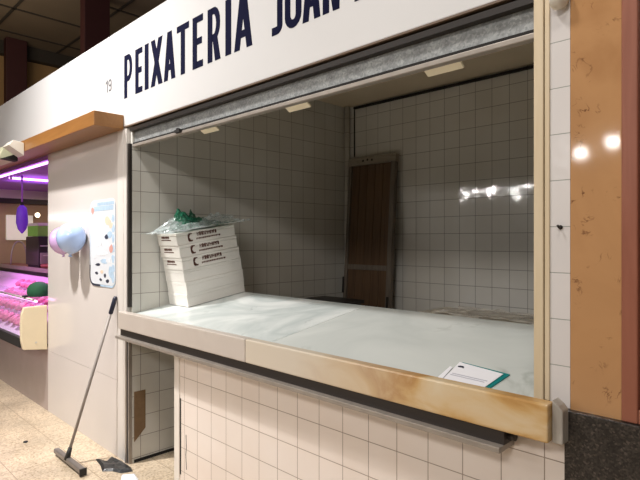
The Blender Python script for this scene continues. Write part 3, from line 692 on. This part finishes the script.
for v in range(3):
    rr = random.Random(40+v); mb = MB(); vs, fs = [], []; nu, nv = 12, 7
    for i in range(nv+1):
        ph = PI*i/nv
        for j in range(nu):
            th = 2*PI*j/nu; q = 1+rr.uniform(-.16, .16)
            vs.append((.088*math.sin(ph)*math.cos(th)*q, .062*math.sin(ph)*math.sin(th)*q, .032+.032*math.cos(ph)*(q if .2 < ph < 2.6 else 1)))
    for i in range(nv):
        for j in range(nu): fs.append((i*nu+j, i*nu+(j+1) % nu, (i+1)*nu+(j+1) % nu, (i+1)*nu+j))
    mb.add(vs, fs, 0, True); mbase.append(mb)
first = [None]*3; rr = random.Random(2)
for r_ in range(4):
    for k in range(9):
        v = (r_+k) % 3
        if first[v] is None: o = first[v] = mbase[v].build('meat_cut', 'meat')
        else: o = first[v].copy(); COL.objects.link(o)
        y = 1.60+r_*.135; z = .72+(y-1.52)*.38/.58
        o.location = (-5.47-k*.20-.05*(r_ % 2), y, z+.012); o.rotation_euler = (.58, 0, rr.uniform(-.35, .35))
        tag(o, 'cut of raw meat glowing pink in the display tray', 'meat', 'cuts of meat in the display tray')
# white paper trays along the upper part of the display
cp = thing('green_cap', 'dark green cap resting on the glass of the meat display', 'cap', (-5.46, 1.682, 1.062), (.0, -.0, .2))
MB().lathe([(.088, 0), (.099, .02), (.102, .05), (.096, .085), (.074, .115), (.040, .134), (.001, .140)], seg=24).build('crown', 'cap_green', cp)
MB().prism([(.07*math.cos(t)-.10, .10*math.sin(t)) for t in [PI/2+PI*k/10 for k in range(11)]]+[(-.06, -.10), (-.06, .10)], 'z', -.006, .006).build('brim', 'dark', cp)
bs = thing('back_shelf', 'red brown shelf with a steel edge behind the meat display', 'shelf', (-7, 2.3, 1.2))
child(MB().box(-8.9, -5.34, 2.16, 2.45, 1.215, 1.25), 'board', 'brown_shelf', bs)
child(MB().box(-8.9, -5.34, 2.152, 2.159, 1.205, 1.256), 'edge', 'steel', bs)
child(MB().box(-8.9, -5.34, 2.20, 2.44, 0, 1.214), 'carcass', 'oven', bs)
s0 = None
for k in range(6):
    if s0 is None:
        s0 = o = MB().tube([(-.14, 0, .026), (-.12, 0, .03), (0, .01, .032), (.12, 0, .03), (.14, 0, .026)], [.008, .024, .029, .024, .008], 10).build('sausage', 'red_brown_skin')
    else: o = s0.copy(); COL.objects.link(o)
    o.location = (-5.55-k*.27, 2.215+.02*(k % 2), 1.251); o.rotation_euler = (0, 0, .3*((k % 3)-1))
    tag(o, 'dark cured sausage on the shelf behind the meat display', 'sausage', 'sausages on the back shelf')
ov = thing('black_oven', 'black appliance under the lime green carton in the neighbouring stall', 'appliance', (-7.4, 2.33, 1.25))
child(MB().box(-7.62, -7.12, 2.19, 2.44, 1.280, 1.645), 'body', 'oven', ov, .006)
dd = child(MB().box(-7.119, -7.105, 2.21, 2.42, 1.30, 1.44), 'door', 'steel', ov, .003)
sub(MB().box(-7.104, -7.09, 2.24, 2.40, 1.40, 1.412), 'handle', 'white_plastic', dd)
child(MB().box(-7.119, -7.108, 2.21, 2.42, 1.52, 1.53), 'trim_strip', 'white_plastic', ov)
for y in (2.22, 2.41): child(MB().box(-7.58, -7.16, y-.015, y+.015, 1.252, 1.279), 'foot', 'dark', ov)
lc = thing('lime_carton', 'lime green carton standing on the black appliance', 'carton', (-7.4, 2.33, 1.646))
child(MB().box(-7.55, -7.14, 2.19, 2.43, 1.647, 1.78), 'box', 'lime', lc, .004)
child(MB().box(-7.554, -7.136, 2.186, 2.434, 1.781, 1.815), 'lid', 'white_plastic', lc, .003)
tag(MB().tube([(-8.2, 2.17+.10-.10*math.cos(PI*k/12), 1.262+.32*math.sin(PI*k/12)**.7) for k in range(13)], .010, 8).build('steel_arch', 'steel'), 'bent steel hoop standing on the shelf of the neighbouring stall', 'hoop')
tag(MB().box(-8.96, -8.90, 2.30, 2.66, 1.60, 1.98).build('glare_board', 'white_glare', None, .004), 'glowing white board added for glare on the wall inside the neighbouring stall', 'board')
t0 = None
for y, lb in ((2.53, 'left round lit lamp on the wall of the neighbouring stall'), (2.70, 'right round lit lamp on the wall of the neighbouring stall')):
    t = thing('wall_spot', lb, 'lamp', (-8.84, y, 1.985), (0, PI/2, 0), 'lit wall lamps in the neighbouring stall')
    MB().lathe([(.001, 0), (.03, .004), (.034, .02), (.001, .025)], seg=16).build('glass', 'lamp_on', t)
    MB().lathe([(.036, .02), (.036, -.03), (.02, -.045), (.001, -.046)], seg=16).build('housing', 'white_plastic', t)
for i, (p, q, lb) in enumerate([((-8.9, Y0+.05, 2.347), (PX0-.01, Y0+.05, 2.347), 'violet light tube along the front under the canopy'), ((-7.1, 1.86, 2.347), (-7.1, 3.4, 2.347), 'violet light tube running back across the neighbouring ceiling')]):
    tt = thing('light_tube', lb, 'light tube', p, group='violet light tubes')
    child(MB().tube([p, q], .013, 8), 'tube', 'led', tt)
    dv = (Vector(q)-Vector(p)).normalized()*.03
    for e, sgn in ((Vector(p), 1), (Vector(q), -1)): child(MB().tube([e+dv*sgn*.02, e+dv*sgn], .0155, 8), 'end_cap', 'white_plastic', tt)
hl = thing('hanging_lantern', 'purple lantern hanging on a thin rod in the neighbouring stall', 'lantern', (-6.8, 1.914, 1.68))
child(MB().tube([(-6.8, 1.914, 2.02), (-6.8, 1.914, 2.359)], .010, 8), 'rod', 'led' if False else 'violet_tint', hl)
child(MB().lathe([(.016, .33), (.020, .36), (.012, .385)], (-6.8, 1.914, 1.66), 8), 'hook', 'dark', hl)
child(MB().lathe([(.006, 0), (.045, .05), (.066, .13), (.062, .22), (.05, .30), (.016, .335), (.001, .336)], (-6.8, 1.914, 1.675), 6), 'body', 'purple', hl)

# ------------------------------------------------------------------ light
def area(name, loc, size, power, col, target=None, sy=None):
    l = bpy.data.lights.new(name, 'AREA'); l.energy = power; l.color = col; l.size = size
    if sy: l.shape = 'RECTANGLE'; l.size_y = sy
    o = bpy.data.objects.new(name, l); COL.objects.link(o); o.location = loc
    t = Vector(target) if target else Vector(loc)+Vector((0, 0, -1))
    o.rotation_euler = (t-Vector(loc)).to_track_quat('-Z', 'Y').to_euler(); return o
W1 = (1, .94, .88); W2 = (1, .96, .93)
area('hall lamp', (-4.45, -.35, 5.5), .18, 84, W2, (-4.35, 1.6, 1.3)).data.spread = math.radians(75)
area('hall lamp', (-2.2, -.45, 5.5), .6, 115, W2, (-2.2, 1.5, 1.8))
area('hall lamp', (.3, -.8, 5.5), .6, 50, W1, (-.2, 1.6, 1.4))
area('hall lamp', (-8.5, -1.0, 5.5), .6, 12, W1)
area('aisle lamp', (.4, -3.4, 4.2), 2.0, 130, W1, (-1.8, 1.7, .6), .6)
area('aisle lamp', (-5.5, -3.4, 4.2), 2.0, 50, W1, (-4.8, 1.7, .5), .6)
area('hall ceiling fill', (-9.5, 1.5, 4.6), 1.5, 26, (1, .85, .65), (-10.5, 2.6, 5.9))  # added fill light that lifts the dark hall ceiling
area('stall sign lamp', (-10.2, -.25, 2.02), .9, 2.6, W2, (-5, 1.7, 1.8), .07)
# spot lamps of the stalls across the aisle
for x, y, z, s, p in ((-6.5, -3.5, 2.68, .07, 6), (-6.2, -3.5, 2.80, .08, 6), (-5.85, -3.5, 2.83, .09, 9), (-5.58, -3.5, 2.82, .08, 9), (-5.72, -3.5, 2.68, .08, 7), (-5.1, -3.5, 2.84, .08, 8), (-4.93, -3.5, 2.80, .07, 7), (-5.2, -3.5, 2.66, .07, 4)):
    area('stall spot', (x, y, z), s, p, W2, (x*.6, 1.7, 1.6))
area('stall spot', (-1.95, -2.5, 2.52), .085, 3, W2, (-.6, 1.7, 1.7)); area('stall spot', (-1.64, -2.5, 2.60), .09, 3, W2, (-.5, 1.7, 1.7))
area('violet lamp', (-7.2, 2.4, 2.30), .9, 5, (.62, .25, 1), (-7.2, 2.4, 3.0))
area('violet lamp', (-6.4, 2.3, 2.32), .7, 3, (.70, .3, 1))
area('meat lamp', (-6.6, 1.80, 1.42), 2.4, 11, (1, .34, .98), (-6.6, 1.95, .9), .10)
area('warm lamp', (-8.0, 3.0, 2.3), .5, 9, (1, .8, .55))
w = bpy.data.worlds.new('world'); sc.world = w; w.use_nodes = True
w.node_tree.nodes['Background'].inputs['Color'].default_value = (1, .94, .88, 1); w.node_tree.nodes['Background'].inputs['Strength'].default_value = .09

# ------------------------------------------------------------------ camera
cam = bpy.data.cameras.new('camera'); co = bpy.data.objects.new('camera', cam); COL.objects.link(co)
cam.sensor_width = 36; cam.lens = 525/640*36; cam.clip_start = .05; cam.clip_end = 100
co.location = (0, 0, 1.6); co.rotation_euler = (PI/2, 0, math.radians(44.7))
sc.camera = co
sc.view_settings.view_transform = 'Standard'
sc.view_settings.look = 'None'
sc.view_settings.exposure = -.38
